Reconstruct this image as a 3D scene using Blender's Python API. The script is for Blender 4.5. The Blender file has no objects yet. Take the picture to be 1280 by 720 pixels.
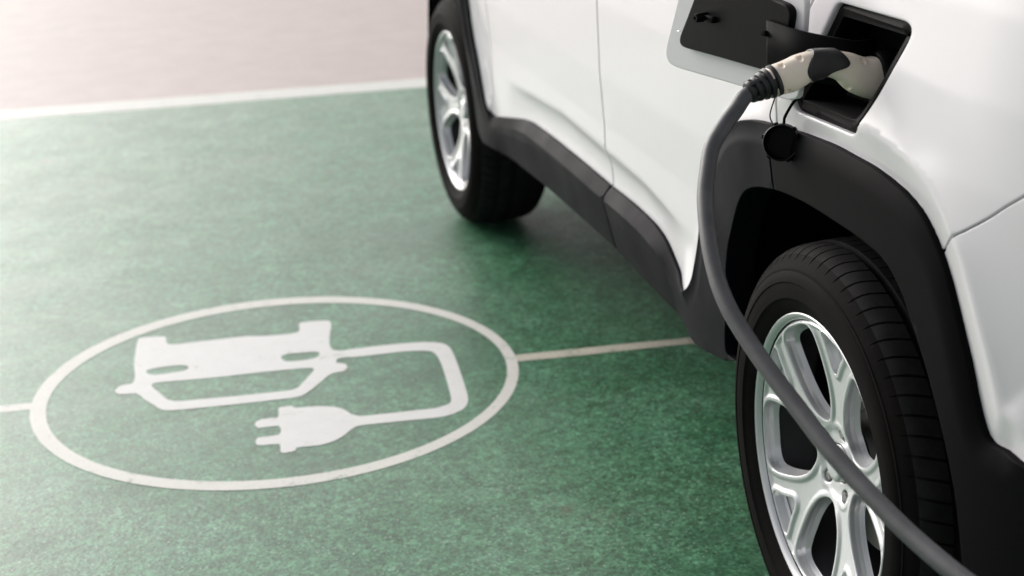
import bpy, bmesh, math, random
import numpy as np
from mathutils import Vector, Matrix
from mathutils.geometry import delaunay_2d_cdt

sc = bpy.context.scene
COL = sc.collection
R = math.radians

# ------------------------------------------------------------------ camera
cam = bpy.data.cameras.new('camera')
co = bpy.data.objects.new('camera', cam); COL.objects.link(co)
rt = Vector((0.968681517, -0.244109239, -0.045462055))
up = Vector((0.121604689, 0.306749952, 0.943989813))
fw = Vector((0.216491152, 0.919953883, -0.326827837))
m = Matrix((rt, up, -fw)).transposed().to_4x4()
m.translation = Vector((-0.961955584, -2.109462469, 1.445184239))
co.matrix_world = m
cam.sensor_width = 36; cam.lens = 2044.65 / 1280 * 36
cam.clip_start = 0.02; cam.clip_end = 3000
cam.dof.use_dof = True; cam.dof.focus_distance = 2.36; cam.dof.aperture_fstop = 4.6
sc.camera = co

# ------------------------------------------------------------------ sky, sun, exposure
SUN_EL, SUN_AZ = 26, -24          # azimuth from +Y, negative towards -X
w = bpy.data.worlds.new('World'); sc.world = w; w.use_nodes = True
nt = w.node_tree; bgn = nt.nodes['Background']
sky = nt.nodes.new('ShaderNodeTexSky'); sky.sky_type = 'NISHITA'; sky.sun_disc = False
sky.sun_elevation = R(SUN_EL); sky.sun_rotation = R(SUN_AZ)
sky.air_density = 1.0; sky.dust_density = 4.0; sky.ozone_density = 1.0
hs = nt.nodes.new('ShaderNodeHueSaturation'); hs.inputs['Saturation'].default_value = 0.22
nt.links.new(sky.outputs[0], hs.inputs['Color']); nt.links.new(hs.outputs[0], bgn.inputs['Color'])
bgn.inputs['Strength'].default_value = 0.15
sl = bpy.data.lights.new('sun', 'SUN'); so = bpy.data.objects.new('sun', sl); COL.objects.link(so)
sl.energy = 1.0; sl.angle = R(40); sl.color = (1.0, 0.965, 0.93)
sd = Vector((math.sin(R(SUN_AZ)) * math.cos(R(SUN_EL)), math.cos(R(SUN_AZ)) * math.cos(R(SUN_EL)), math.sin(R(SUN_EL))))
so.rotation_euler = sd.to_track_quat('Z', 'Y').to_euler(); so.location = sd * 20
sc.view_settings.view_transform = 'Standard'; sc.view_settings.look = 'None'
sc.view_settings.gamma = 1; sc.view_settings.use_curve_mapping = False
sc.view_settings.exposure = 0.22

# ------------------------------------------------------------------ digitised outlines
# car side outlines as (y, z), metres
PORT = [(-0.013,1.057), (-0.214,1.061), (-0.230,1.056), (-0.230,1.046), (-0.142,0.905), (-0.127,0.898), (0.058,0.891), (0.070,0.903), (0.019,1.010), (-0.005,1.050)]
ARCH_OUT_FRONT = [(0.553,0.451), (0.524,0.469), (0.501,0.493), (0.486,0.522), (0.465,0.574), (0.447,0.637), (0.407,0.712), (0.368,0.770), (0.337,0.799), (0.290,0.825), (0.217,0.844), (0.136,0.854)]
ARCH_OUT_REAR = [(0.136,0.854), (0.030,0.864), (-0.066,0.870), (-0.134,0.870), (-0.200,0.869), (-0.248,0.864), (-0.286,0.858), (-0.333,0.842), (-0.368,0.818), (-0.396,0.791), (-0.424,0.749), (-0.451,0.703), (-0.465,0.676), (-0.490,0.626), (-0.506,0.608), (-0.536,0.607)]
ARCH_IN = [(0.301,0.409), (0.342,0.411), (0.334,0.487), (0.318,0.581), (0.289,0.647), (0.258,0.701), (0.234,0.724), (0.197,0.741), (0.118,0.758), (0.012,0.768), (-0.100,0.769), (-0.185,0.767), (-0.254,0.758), (-0.303,0.731), (-0.332,0.701)]
ARCH_LOW = [(-0.348,0.685), (-0.385,0.641), (-0.428,0.576), (-0.455,0.520), (-0.476,0.445), (-0.487,0.384)]
SILL_TOP_FRONT = [(1.090,0.508), (1.380,0.509), (1.651,0.505), (1.799,0.497), (1.952,0.472), (2.103,0.443)]
FRONT_ARCH_EDGE = [(2.133,0.453), (2.165,0.487), (2.208,0.556), (2.265,0.645), (2.305,0.727)]
SILL_TOP_REAR = [(1.090,0.508), (0.918,0.509), (0.794,0.502), (0.723,0.487), (0.673,0.469), (0.625,0.453), (0.590,0.446), (0.553,0.451)]
SILL_BOTTOM = [(0.352,0.390), (0.555,0.358), (0.809,0.354), (1.094,0.365), (1.519,0.362), (2.074,0.354)]
SILL_RIDGE = [(2.226,0.377), (1.897,0.431), (1.077,0.483), (0.704,0.472), (0.539,0.399)]
CREASE = [(1.878,0.575), (1.424,0.599), (0.847,0.585), (0.616,0.560)]
FLARE = [(-0.071,0.904), (-0.169,0.905), (-0.244,0.901), (-0.312,0.888), (-0.365,0.863), (-0.400,0.838), (-0.429,0.807)]
BUMPER_SEAM = [(-0.381,0.810), (-0.405,0.831), (-0.431,0.849), (-0.465,0.873), (-0.502,0.901)]
DOOR_SEAM_LOW = [(0.116,0.759), (0.131,0.808), (0.138,0.854), (0.140,0.896), (0.115,0.973), (0.066,1.050)]
CAP = [(0.066,0.846)]
# charge flap, (along, z) in its own plane through [-0.069  0.125] direction [-0.2305  0.9731]
FLAP = [(0.178,1.026), (0.219,0.941), (0.215,0.926), (0.192,0.920), (0.000,0.920), (-0.108,0.919), (-0.132,0.931), (-0.146,1.065)]
FLAP_PANEL = [(0.117,1.035), (0.139,1.001), (0.161,0.970), (0.160,0.961), (0.150,0.958), (0.048,0.958), (-0.054,0.956), (-0.089,0.956), (-0.104,0.965), (-0.123,1.028), (-0.127,1.045), (-0.122,1.050), (-0.085,1.059)]
FLAP_ARM = [(-0.086,1.031), (-0.225,1.027), (-0.087,0.964)]
PLUG_AXIS = [(-0.113,0.972), (-0.091,0.978), (-0.062,0.989), (-0.033,0.990), (-0.010,0.983), (0.014,0.969), (0.038,0.963), (0.056,0.959)]
BOOT_AXIS = [(-0.146,0.962), (-0.113,0.972)]
BUTTON = [(-0.067,0.979), (-0.052,1.006), (-0.035,1.008), (-0.014,1.003), (-0.001,0.991), (-0.006,0.979), (-0.027,0.972), (-0.045,0.971), (-0.061,0.972)]
SCREWS = [(-0.105,0.997), (-0.079,1.004), (0.011,0.992), (-0.010,0.955), (-0.096,0.960)]
CABLE = [(-0.146,-0.088,0.964), (-0.157,-0.094,0.956), (-0.170,-0.103,0.945), (-0.198,-0.122,0.925), (-0.221,-0.142,0.905), (-0.234,-0.163,0.885), (-0.249,-0.192,0.857), (-0.257,-0.216,0.837), (-0.265,-0.249,0.810), (-0.269,-0.277,0.787), (-0.271,-0.302,0.769), (-0.270,-0.331,0.750), (-0.266,-0.357,0.734), (-0.255,-0.416,0.702), (-0.242,-0.477,0.673), (-0.231,-0.537,0.647), (-0.217,-0.601,0.624), (-0.202,-0.666,0.604), (-0.185,-0.737,0.589), (-0.169,-0.799,0.580)]
# painted symbol on the bay, (x, y) metres
CAR_SYMBOL = [(-0.998,1.924), (-0.994,1.932), (-0.932,1.919), (-0.928,1.908), (-0.927,1.859), (-0.827,1.849), (-0.727,1.843), (-0.688,1.830), (-0.602,1.827), (-0.591,1.887), (-0.584,1.895), (-0.516,1.884), (-0.512,1.875), (-0.512,1.857), (-0.531,1.663), (-0.469,1.657), (-0.372,1.651), (-0.315,1.641), (-0.292,1.632), (-0.272,1.619), (-0.262,1.602), (-0.258,1.582), (-0.259,1.522), (-0.283,1.267), (-0.288,1.239), (-0.298,1.212), (-0.312,1.193), (-0.328,1.182), (-0.359,1.170), (-0.439,1.176), (-0.509,1.183), (-0.554,1.183), (-0.581,1.150), (-0.610,1.123), (-0.643,1.112), (-0.693,1.116), (-0.696,1.104), (-0.701,1.099), (-0.720,1.098), (-0.726,1.102), (-0.728,1.114), (-0.726,1.148), (-0.767,1.155), (-0.774,1.163), (-0.774,1.182), (-0.767,1.198), (-0.722,1.197), (-0.717,1.247), (-0.761,1.249), (-0.767,1.270), (-0.763,1.285), (-0.749,1.297), (-0.712,1.295), (-0.707,1.340), (-0.701,1.351), (-0.673,1.349), (-0.671,1.337), (-0.621,1.327), (-0.582,1.309), (-0.563,1.284), (-0.553,1.255), (-0.538,1.238), (-0.501,1.233), (-0.429,1.227), (-0.358,1.224), (-0.334,1.235), (-0.327,1.246), (-0.323,1.260), (-0.300,1.484), (-0.299,1.532), (-0.300,1.549), (-0.305,1.568), (-0.312,1.576), (-0.352,1.591), (-0.478,1.599), (-0.534,1.605), (-0.540,1.578), (-0.519,1.564), (-0.517,1.542), (-0.528,1.518), (-0.556,1.514), (-0.566,1.506), (-0.601,1.456), (-0.633,1.413), (-0.646,1.401), (-0.659,1.397), (-0.769,1.402), (-0.859,1.410), (-0.954,1.424), (-0.964,1.434), (-0.978,1.465), (-0.999,1.511), (-1.016,1.553), (-1.053,1.560), (-1.061,1.573), (-1.064,1.591), (-1.051,1.615), (-1.024,1.619), (-1.013,1.767)]
CAR_GRILLE = [(-0.977,1.581), (-0.979,1.594), (-0.973,1.602), (-0.846,1.589), (-0.751,1.583), (-0.713,1.581), (-0.600,1.565), (-0.596,1.555), (-0.609,1.527), (-0.634,1.479), (-0.649,1.453), (-0.663,1.445), (-0.727,1.448), (-0.764,1.450), (-0.855,1.461), (-0.932,1.473), (-0.947,1.490), (-0.961,1.533)]
LAMP_A = [(-0.987,1.680), (-0.985,1.693), (-0.977,1.699), (-0.929,1.702), (-0.900,1.698), (-0.887,1.685), (-0.886,1.675), (-0.894,1.661), (-0.931,1.656), (-0.974,1.660)]
LAMP_B = [(-0.663,1.661), (-0.661,1.671), (-0.651,1.680), (-0.612,1.677), (-0.580,1.672), (-0.569,1.661), (-0.570,1.648), (-0.581,1.631), (-0.618,1.625), (-0.656,1.634)]
RING_OUT = (-0.6869, 1.5196, 0.569, 0.5901)
RING_IN = (-0.6826, 1.5127, 0.5368, 0.5417)

A = lambda p: np.array(p, dtype=float)

# ------------------------------------------------------------------ materials
def mat(name, col, rough=0.5, metal=0.0, coat=0.0, spec=0.5):
    m = bpy.data.materials.new(name); m.use_nodes = True
    b = m.node_tree.nodes['Principled BSDF']
    b.inputs['Base Color'].default_value = (*col, 1); b.inputs['Roughness'].default_value = rough
    b.inputs['Metallic'].default_value = metal; b.inputs['Coat Weight'].default_value = coat
    b.inputs['Coat Roughness'].default_value = 0.04; b.inputs['Specular IOR Level'].default_value = spec
    return m
class NB:
    """small node builder for one material"""
    def __init__(s, m):
        s.t = m.node_tree; s.b = s.t.nodes['Principled BSDF']
        s.co = s.n('ShaderNodeTexCoord').outputs['Object']
    def n(s, k): return s.t.nodes.new(k)
    def l(s, a, b): s.t.links.new(a, b)
    def noise(s, scale, detail=4, rough=0.55, stretch=None, off=0.0):
        v = s.co
        if stretch or off:
            mp = s.n('ShaderNodeMapping'); mp.inputs['Scale'].default_value = stretch or (1, 1, 1)
            mp.inputs['Location'].default_value = (off, off * 1.7, off * .3); s.l(v, mp.inputs[0]); v = mp.outputs[0]
        k = s.n('ShaderNodeTexNoise'); k.inputs['Scale'].default_value = scale
        k.inputs['Detail'].default_value = detail; k.inputs['Roughness'].default_value = rough
        s.l(v, k.inputs['Vector']); return k.outputs['Fac']
    def ramp(s, f, stops):
        r = s.n('ShaderNodeValToRGB'); e = r.color_ramp.elements
        while len(e) < len(stops): e.new(0.5)
        for i, (p, c) in enumerate(stops):
            e[i].position = p; e[i].color = (*c, 1) if not isinstance(c, (int, float)) else (c, c, c, 1)
        s.l(f, r.inputs['Fac']); return r.outputs['Color']
    def mix(s, f, a, b, mode='MIX'):
        k = s.n('ShaderNodeMix'); k.data_type = 'RGBA'; k.blend_type = mode
        for sock, v in ((k.inputs[0], f), (k.inputs[6], a), (k.inputs[7], b)):
            if isinstance(v, (int, float)): sock.default_value = v
            elif isinstance(v, tuple): sock.default_value = (*v, 1)
            else: s.l(v, sock)
        return k.outputs[2]
    def bump(s, h, strength, dist):
        k = s.n('ShaderNodeBump'); k.inputs['Strength'].default_value = strength; k.inputs['Distance'].default_value = dist
        s.l(h, k.inputs['Height']); s.l(k.outputs[0], s.b.inputs['Normal'])
    def color(s, c): s.l(c, s.b.inputs['Base Color'])
    def rough(s, c): s.l(c, s.b.inputs['Roughness'])

M = {}
M['white'] = mat('white_car_paint', (0.76, 0.738, 0.762), 0.42, 0, 0.35)
M['white'].node_tree.nodes['Principled BSDF'].inputs['Coat Roughness'].default_value = 0.09
M['gap'] = mat('dark_gap', (0.015, 0.015, 0.016), 0.8)
k = M['plastic'] = mat('black_textured_plastic', (0.0052, 0.0055, 0.0080), 0.6, spec=0.05)
b = NB(k); b.bump(b.noise(900, 2), 0.25, 0.0006); b.rough(b.ramp(b.noise(7, 4), [(0.3, 0.52), (0.7, 0.66)]))
M['arch'] = mat('matt_black_arch_plastic', (0.0034, 0.0034, 0.0040), 0.62, spec=0.04)
b = NB(M['arch']); b.bump(b.noise(900, 2), 0.25, 0.0006)
M['smooth_black'] = mat('smooth_black_plastic', (0.0022, 0.0022, 0.0026), 0.40, spec=0.10)
M['port'] = mat('matt_port_plastic', (0.0032, 0.0032, 0.0036), 0.6, spec=0.06)
M['deep_black'] = mat('matt_black_plastic', (0.003, 0.003, 0.003), 0.8, spec=0.08)
k = M['rubber'] = mat('sidewall_rubber', (0.02, 0.02, 0.02), 0.75, spec=0.05)
b = NB(k); b.color(b.ramp(b.noise(9, 6, .65), [(0.35, (0.005, 0.0045, 0.0045)), (0.62, (0.009, 0.0078, 0.0075)), (0.8, (0.015, 0.012, 0.011))])); b.bump(b.noise(260, 3), .25, .0008)
k = M['tread'] = mat('tread_rubber', (0.024, 0.024, 0.025), 0.8, spec=0.08)
b = NB(k); b.color(b.ramp(b.noise(30, 6, .7), [(0.3, (0.013, 0.013, 0.013)), (0.7, (0.026, 0.025, 0.025))])); b.bump(b.noise(500, 3), .35, .0008)
k = M['alloy'] = mat('silver_alloy', (0.66, 0.66, 0.675), 0.32, 0.50, 0.3)
b = NB(k); b.rough(b.ramp(b.noise(40, 4), [(0.3, 0.30), (0.75, 0.40)])); b.bump(b.noise(1500, 1), .06, .0003)
M['barrel'] = mat('shade_toned_rim_barrel', (0.02, 0.02, 0.021), 0.6, 0.0)  # silver barrel, the shade behind the spokes put into its near-black colour
M['steel'] = mat('brake_steel', (0.30, 0.29, 0.28), 0.42, 1.0)
M['chrome'] = mat('bright_metal', (0.8, 0.8, 0.8), 0.15, 1.0)
k = M['cable'] = mat('grey_cable_sheath', (0.060, 0.060, 0.065), 0.5)
b = NB(k); b.bump(b.noise(350, 3), .3, .0008); b.color(b.ramp(b.noise(28, 5), [(0.3, (0.060, 0.060, 0.065)), (0.7, (0.098, 0.097, 0.102))]))
k = M['ivory'] = mat('ivory_plastic', (0.70, 0.60, 0.50), 0.40)
b = NB(k); b.color(b.ramp(b.noise(24, 5, .6), [(0.36, (0.90, 0.775, 0.65)), (0.6, (0.93, 0.815, 0.70))])); b.bump(b.noise(800, 2), .1, .0004)
M['boot'] = mat('black_rubber', (0.012, 0.012, 0.013), 0.45)
M['glass'] = mat('tinted_glass', (0.012, 0.014, 0.015), 0.04, 0, 0.3)
M['red_lens'] = mat('red_lamp_lens', (0.25, 0.012, 0.012), 0.12, 0, 1.0)

# green bay coating: worn epoxy over fine concrete
def ground_nodes(b, cols, grit=True):
    big, mid, fine = b.noise(0.9, 5, .6), b.noise(5.5, 6, .65, off=3.1), b.noise(120, 3, .75, off=1.3)
    c = b.ramp(mid, [(0.28, cols[0]), (0.5, cols[1]), (0.72, cols[2])])
    c = b.mix(b.ramp(big, [(0.35, 0.0), (0.7, 0.55)]), c, cols[3])
    c = b.mix(0.95, c, b.ramp(b.noise(30, 5, .7, off=5.5), [(0.34, (.62, .66, .58)), (0.5, (1, 1, 1)), (0.68, (1.38, 1.28, 1.30))]), 'MULTIPLY') if grit else c
    for sc_, lo_, hi_ in () if not grit else ((190, .52, 1.55), (80, .66, 1.40)):                 # exposed grit
        vo = b.n('ShaderNodeTexVoronoi'); vo.inputs['Scale'].default_value = sc_; b.l(b.co, vo.inputs['Vector'])
        c = b.mix(0.8, c, b.ramp(vo.outputs['Color'], [(.15, (lo_, lo_, lo_)), (.5, (1, 1, 1)), (.9, (hi_, hi_, hi_))]), 'MULTIPLY')
    c = b.mix(0.7 if grit else .25, c, b.ramp(fine, [(0.30, (.58, .58, .58)), (0.5, (1, 1, 1)), (0.70, (1.45, 1.45, 1.45))]), 'MULTIPLY')
    return c, fine
k = M['bay'] = mat('worn_green_coating', (0.1, 0.2, 0.14), 0.5, spec=0.4)
b = NB(k)
c, fine = ground_nodes(b, ((0.026, 0.134, 0.056), (0.050, 0.184, 0.092), (0.084, 0.236, 0.142), (0.122, 0.210, 0.134)))
vor = b.n('ShaderNodeTexVoronoi'); vor.inputs['Scale'].default_value = 110; b.l(b.co, vor.inputs['Vector'])
spk = b.n('ShaderNodeMath'); spk.operation = 'LESS_THAN'; spk.inputs[1].default_value = 0.24; b.l(vor.outputs['Distance'], spk.inputs[0])
sel = b.n('ShaderNodeMath'); sel.operation = 'MULTIPLY'; b.l(spk.outputs[0], sel.inputs[0])
b.l(b.ramp(vor.outputs['Color'], [(0.72, 0.0), (0.76, 0.75)]), sel.inputs[1])
c = b.mix(sel.outputs[0], c, (0.40, 0.46, 0.40))
c = b.mix(b.ramp(b.noise(3.2, 6, .7, off=7.7), [(0.62, 0.0), (0.72, 0.55)]), c, (0.15, 0.105, 0.08))
c = b.mix(b.ramp(b.noise(1.7, 7, .72, off=12.4), [(0.50, 0.0), (0.68, 0.5)]), c, (0.016, 0.075, 0.035))
c = b.mix(b.ramp(b.noise(2.3, 7, .75, off=21.), [(0.56, 0.0), (0.74, 0.4)]), c, (0.13, 0.20, 0.15))
b.color(c); b.bump(fine, .45, .002); b.rough(b.ramp(b.noise(6, 5, off=2.), [(0.3, 0.35), (0.7, 0.42)]))
k = M['pavement'] = mat('pinkish_concrete', (0.42, 0.36, 0.34), 0.5)
b = NB(k)
c, fine = ground_nodes(b, ((0.43, 0.345, 0.320), (0.48, 0.39, 0.365), (0.53, 0.435, 0.41), (0.45, 0.37, 0.34)), False)
b.color(c); b.bump(fine, .2, .001)
def paint(name, col, worn):
    k = mat(name, col, 0.5); b = NB(k)
    c = b.mix(b.ramp(b.noise(14, 6, .7), [(0.35, 0.0), (0.75, .45)]), col, tuple(v * .82 for v in col))
    c = b.mix(b.ramp(b.noise(120, 5, .8, off=4.), [(worn, 0.0), (worn + .08, 0.85)]), c, (0.13, 0.22, 0.14))
    c = b.mix(b.ramp(b.noise(22, 8, .8, off=9.), [(worn - .02, 0.0), (worn + .07, 0.75)]), c, (0.16, 0.24, 0.16))
    b.color(c); b.bump(b.noise(120, 3), .3, .002); return k
M['paint'] = paint('white_marking_paint', (0.74, 0.735, 0.72), .61)
M['ring_paint'] = paint('aged_white_paint', (0.70, 0.69, 0.64), .59)
M['line_paint'] = paint('dusty_white_paint', (0.60, 0.56, 0.47), .56)

# ------------------------------------------------------------------ object helpers
def empty(name, loc=(0, 0, 0), parent=None):
    o = bpy.data.objects.new(name, None); COL.objects.link(o); o.empty_display_size = .1
    o.location = loc
    if parent: o.parent = parent
    return o
def world_loc(o):
    v = Vector((0, 0, 0))
    while o: v += o.location; o = o.parent
    return v
def link(name, verts, faces, mats, parent=None, angle=35, midx=None, origin=None):
    """one mesh object from world-space vertices; origin = where its own origin sits"""
    me = bpy.data.meshes.new(name)
    base = world_loc(parent) if parent else Vector((0, 0, 0))
    og = Vector(origin) if origin is not None else base
    me.from_pydata([tuple(Vector(v) - og) for v in verts], [], faces); me.validate(); me.update()
    for m_ in (mats if isinstance(mats, list) else [mats]): me.materials.append(m_)
    if midx is not None and len(midx) == len(me.polygons): me.polygons.foreach_set('material_index', midx)
    me.polygons.foreach_set('use_smooth', [True] * len(me.polygons))
    if angle: me.set_sharp_from_angle(angle=R(angle))
    o = bpy.data.objects.new(name, me); COL.objects.link(o)
    o.parent = parent; o.location = og - base
    return o
def tag(o, label=None, cat=None, group=None, kind=None):
    if label: o['label'] = label
    if cat: o['category'] = cat
    if group: o['group'] = group
    if kind: o['kind'] = kind
    return o

class MB:
    """collects plain shapes for one mesh"""
    def __init__(s): s.v = []; s.f = []; s.m = []
    def add(s, v, f, mi=0):
        n = len(s.v); s.v += [tuple(q) for q in v]; s.f += [tuple(i + n for i in q) for q in f]; s.m += [mi] * len(f)
    def box(s, lo, hi, bev=0.0, mi=0, rot=None, at=None):
        bm = bmesh.new(); bmesh.ops.create_cube(bm, size=1)
        lo, hi = Vector(lo), Vector(hi)
        for v in bm.verts: v.co = Vector([lo[i] + (v.co[i] + .5) * (hi[i] - lo[i]) for i in range(3)])
        if bev: bmesh.ops.bevel(bm, geom=bm.edges[:], offset=bev, segments=2, affect='EDGES', profile=.5)
        if rot is not None:
            for v in bm.verts: v.co = rot @ v.co + Vector(at)
        bm.verts.index_update(); s.add([v.co[:] for v in bm.verts], [[v.index for v in f.verts] for f in bm.faces], mi); bm.free()
    def lathe(s, prof, mtx, n=64, mi=None, close=False):
        """prof: (along, radius) pairs turned about the local x axis of mtx"""
        v = []; f = []; P = len(prof)
        for j in range(n):
            a = 2 * math.pi * j / n
            for (x, r) in prof: v.append(mtx @ Vector((x, r * math.cos(a), r * math.sin(a))))
        for j in range(n):
            for i in range(P - 1 if not close else P):
                i2 = (i + 1) % P; j2 = (j + 1) % n
                f.append((j * P + i, j * P + i2, j2 * P + i2, j2 * P + i))
        nb = len(s.f); s.add(v, f)
        if mi is not None: s.m[nb:] = [mi] * len(f)
    def tube(s, path, rad, n=16, caps=True):
        P = [Vector(q) for q in path]; N = len(P)
        rad = [rad] * N if isinstance(rad, (int, float)) else rad
        t0 = (P[1] - P[0]).normalized(); ref = Vector((0, 1, 0)) if abs(t0.y) < .9 else Vector((1, 0, 0))
        u = (ref - ref.dot(t0) * t0).normalized(); v = []; f = []
        for i, q in enumerate(P):
            t = (P[min(i + 1, N - 1)] - P[max(i - 1, 0)]).normalized()
            u = (u - u.dot(t) * t).normalized(); w_ = t.cross(u)
            for j in range(n):
                a = 2 * math.pi * j / n; v.append(q + rad[i] * (math.cos(a) * u + math.sin(a) * w_))
        for i in range(N - 1):
            for j in range(n): f.append((i * n + j, i * n + (j + 1) % n, (i + 1) * n + (j + 1) % n, (i + 1) * n + j))
        if caps: f.append(tuple(range(n))[::-1]); f.append(tuple((N - 1) * n + j for j in range(n)))
        s.add(v, f)
    def build(s, name, mats, parent=None, angle=35, origin=None):
        return link(name, s.v, s.f, mats, parent, angle, s.m if isinstance(mats, list) else None, origin)

def crom(pts, step, closed=False):
    """Catmull-Rom curve resampled at about step"""
    P = A(pts); n = len(P); out = []
    rng = range(n if closed else n - 1)
    for i in rng:
        p0 = P[(i - 1) % n] if closed or i > 0 else 2 * P[0] - P[1]
        p1, p2 = P[i], P[(i + 1) % n]
        p3 = P[(i + 2) % n] if closed or i + 2 < n else 2 * P[-1] - P[-2]
        L = np.linalg.norm(p2 - p1); k_ = max(1, int(round(L / step)))
        d01, d12, d23 = [max(np.linalg.norm(b_ - a_), 1e-6) ** .5 for a_, b_ in ((p0, p1), (p1, p2), (p2, p3))]
        m1 = (p2 - p1 + d12 * ((p1 - p0) / d01 - (p2 - p0) / (d01 + d12)))
        m2 = (p2 - p1 + d12 * ((p3 - p2) / d23 - (p3 - p1) / (d12 + d23)))
        for j in range(k_):
            t = j / k_
            out.append((2*t**3-3*t**2+1)*p1 + (t**3-2*t**2+t)*m1 + (-2*t**3+3*t**2)*p2 + (t**3-t**2)*m2)
    if not closed: out.append(P[-1])
    return A(out)
def lin(pts, step, closed=False):
    P = A(pts); n = len(P); out = []
    for i in range(n if closed else n - 1):
        a, b_ = P[i], P[(i + 1) % n]; k_ = max(1, int(round(np.linalg.norm(b_ - a) / step)))
        out += [a + (b_ - a) * j / k_ for j in range(k_)]
    if not closed: out.append(P[-1])
    return A(out)
def area(P): x, y = P[:, 0], P[:, 1]; return .5 * np.sum(x * np.roll(y, -1) - np.roll(x, -1) * y)
def normals(P, closed=True):
    """unit normals, to the left of the direction of travel"""
    if closed: T = np.roll(P, -1, 0) - np.roll(P, 1, 0)
    else: T = np.gradient(P, axis=0)
    T /= np.maximum(np.linalg.norm(T, axis=1, keepdims=True), 1e-9)
    return np.stack([-T[:, 1], T[:, 0]], 1)
def dist(Q, P, closed=True):
    """distance of points Q to polyline P"""
    a = P if closed else P[:-1]; b_ = np.roll(P, -1, 0) if closed else P[1:]
    d = b_ - a; L2 = np.maximum((d ** 2).sum(1), 1e-12); best = np.full(len(Q), 1e9)
    for i in range(0, len(Q), 4000):
        q = Q[i:i + 4000, None, :]
        t = np.clip(((q - a) * d).sum(2) / L2, 0, 1)
        best[i:i + 4000] = np.sqrt((((a + t[..., None] * d) - q) ** 2).sum(2).min(1))
    return best
def inside(Q, P):
    x, y = Q[:, 0][:, None], Q[:, 1][:, None]; a, b_ = P, np.roll(P, -1, 0)
    c = (a[:, 1] > y) != (b_[:, 1] > y)
    with np.errstate(divide='ignore', invalid='ignore'):
        xi = a[:, 0] + (y - a[:, 1]) * (b_[:, 0] - a[:, 0]) / (b_[:, 1] - a[:, 1])
    return (np.sum(c & (x < xi), axis=1) % 2) == 1
def blur_corners(P, n=2):
    for _ in range(n): P = .5 * P + .25 * (np.roll(P, 1, 0) + np.roll(P, -1, 0))
    return P
def inset(P, d):
    """closed outline moved inwards by d (outline counter-clockwise)"""
    if area(P) < 0: P = P[::-1]
    return P + normals(P) * d
def sheet(outline, holes, step, er, ks=(.3, .65, 1.0, 1.6, 3.2), feats=()):
    """triangulates an outline with holes, fine rings along every edge; returns points, triangles, loops"""
    outline = outline if area(outline) > 0 else outline[::-1]
    holes = [h if area(h) < 0 else h[::-1] for h in holes]
    loops = [outline] + holes; pts = []; edges = []; idx = []
    for L in loops:
        n0 = sum(len(q) for q in pts); pts.append(L); idx.append(list(range(n0, n0 + len(L))))
        edges += [(n0 + i, n0 + (i + 1) % len(L)) for i in range(len(L))]
    allb = lambda Q: np.min([dist(Q, L) for L in loops], axis=0)
    isin = lambda Q: inside(Q, outline) & ~np.any([inside(Q, h) for h in holes], axis=0) if holes else inside(Q, outline)
    extra = []
    if er > 0:
        for L in loops:
            for k_ in ks:
                q = L + normals(L) * er * k_
                q = q[isin(q)]; extra.append(q[allb(q) > er * k_ * .9])
    fl_ = []
    for F in feats:
        n0 = sum(len(q) for q in pts); ok_ = isin(F) & (allb(F) > er * 1.8); run = None
        for i in range(len(F)):
            if ok_[i]:
                if run is not None: edges.append((run, n0))
                run = n0; n0 += 1
            else: run = None
        pts.append(F[ok_]); fl_.append(F)
    if fl_: extra = [q[np.min([dist(q, F, False) for F in fl_], axis=0) > .0012] if len(q) else q for q in extra]
    lo, hi = outline.min(0), outline.max(0)
    gx, gy = np.meshgrid(np.arange(lo[0], hi[0], step), np.arange(lo[1], hi[1], step * .87))
    gx = gx + (np.arange(gx.shape[0]) % 2)[:, None] * step * .5
    q = np.stack([gx.ravel(), gy.ravel()], 1); q = q[isin(q)]
    if fl_: q = q[np.min([dist(q, F, False) for F in fl_], axis=0) > step * .6]
    if len(q): extra.append(q[allb(q) > max(er * ks[-1] + step * .35, step * .4)])
    P = np.concatenate(pts + extra)
    r = delaunay_2d_cdt([Vector(v) for v in P], edges, [], 0, 1e-7)
    V = A([v[:] for v in r[0]]); T = [f for f in r[2]]
    cen = A([V[list(f)].mean(0) for f in T]); ok = isin(cen)
    T = [f for f, o_ in zip(T, ok) if o_]
    src = {}
    for i, og in enumerate(r[3]):
        for s_ in og: src[s_] = i
    return V, T, [[src[i] for i in I] for I in idx], allb(V)
def rnd(d, r): return np.where(d < r, r - np.sqrt(np.maximum(r * r - (r - d) ** 2, 0)), 0.0) if r > 0 else d * 0
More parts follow.
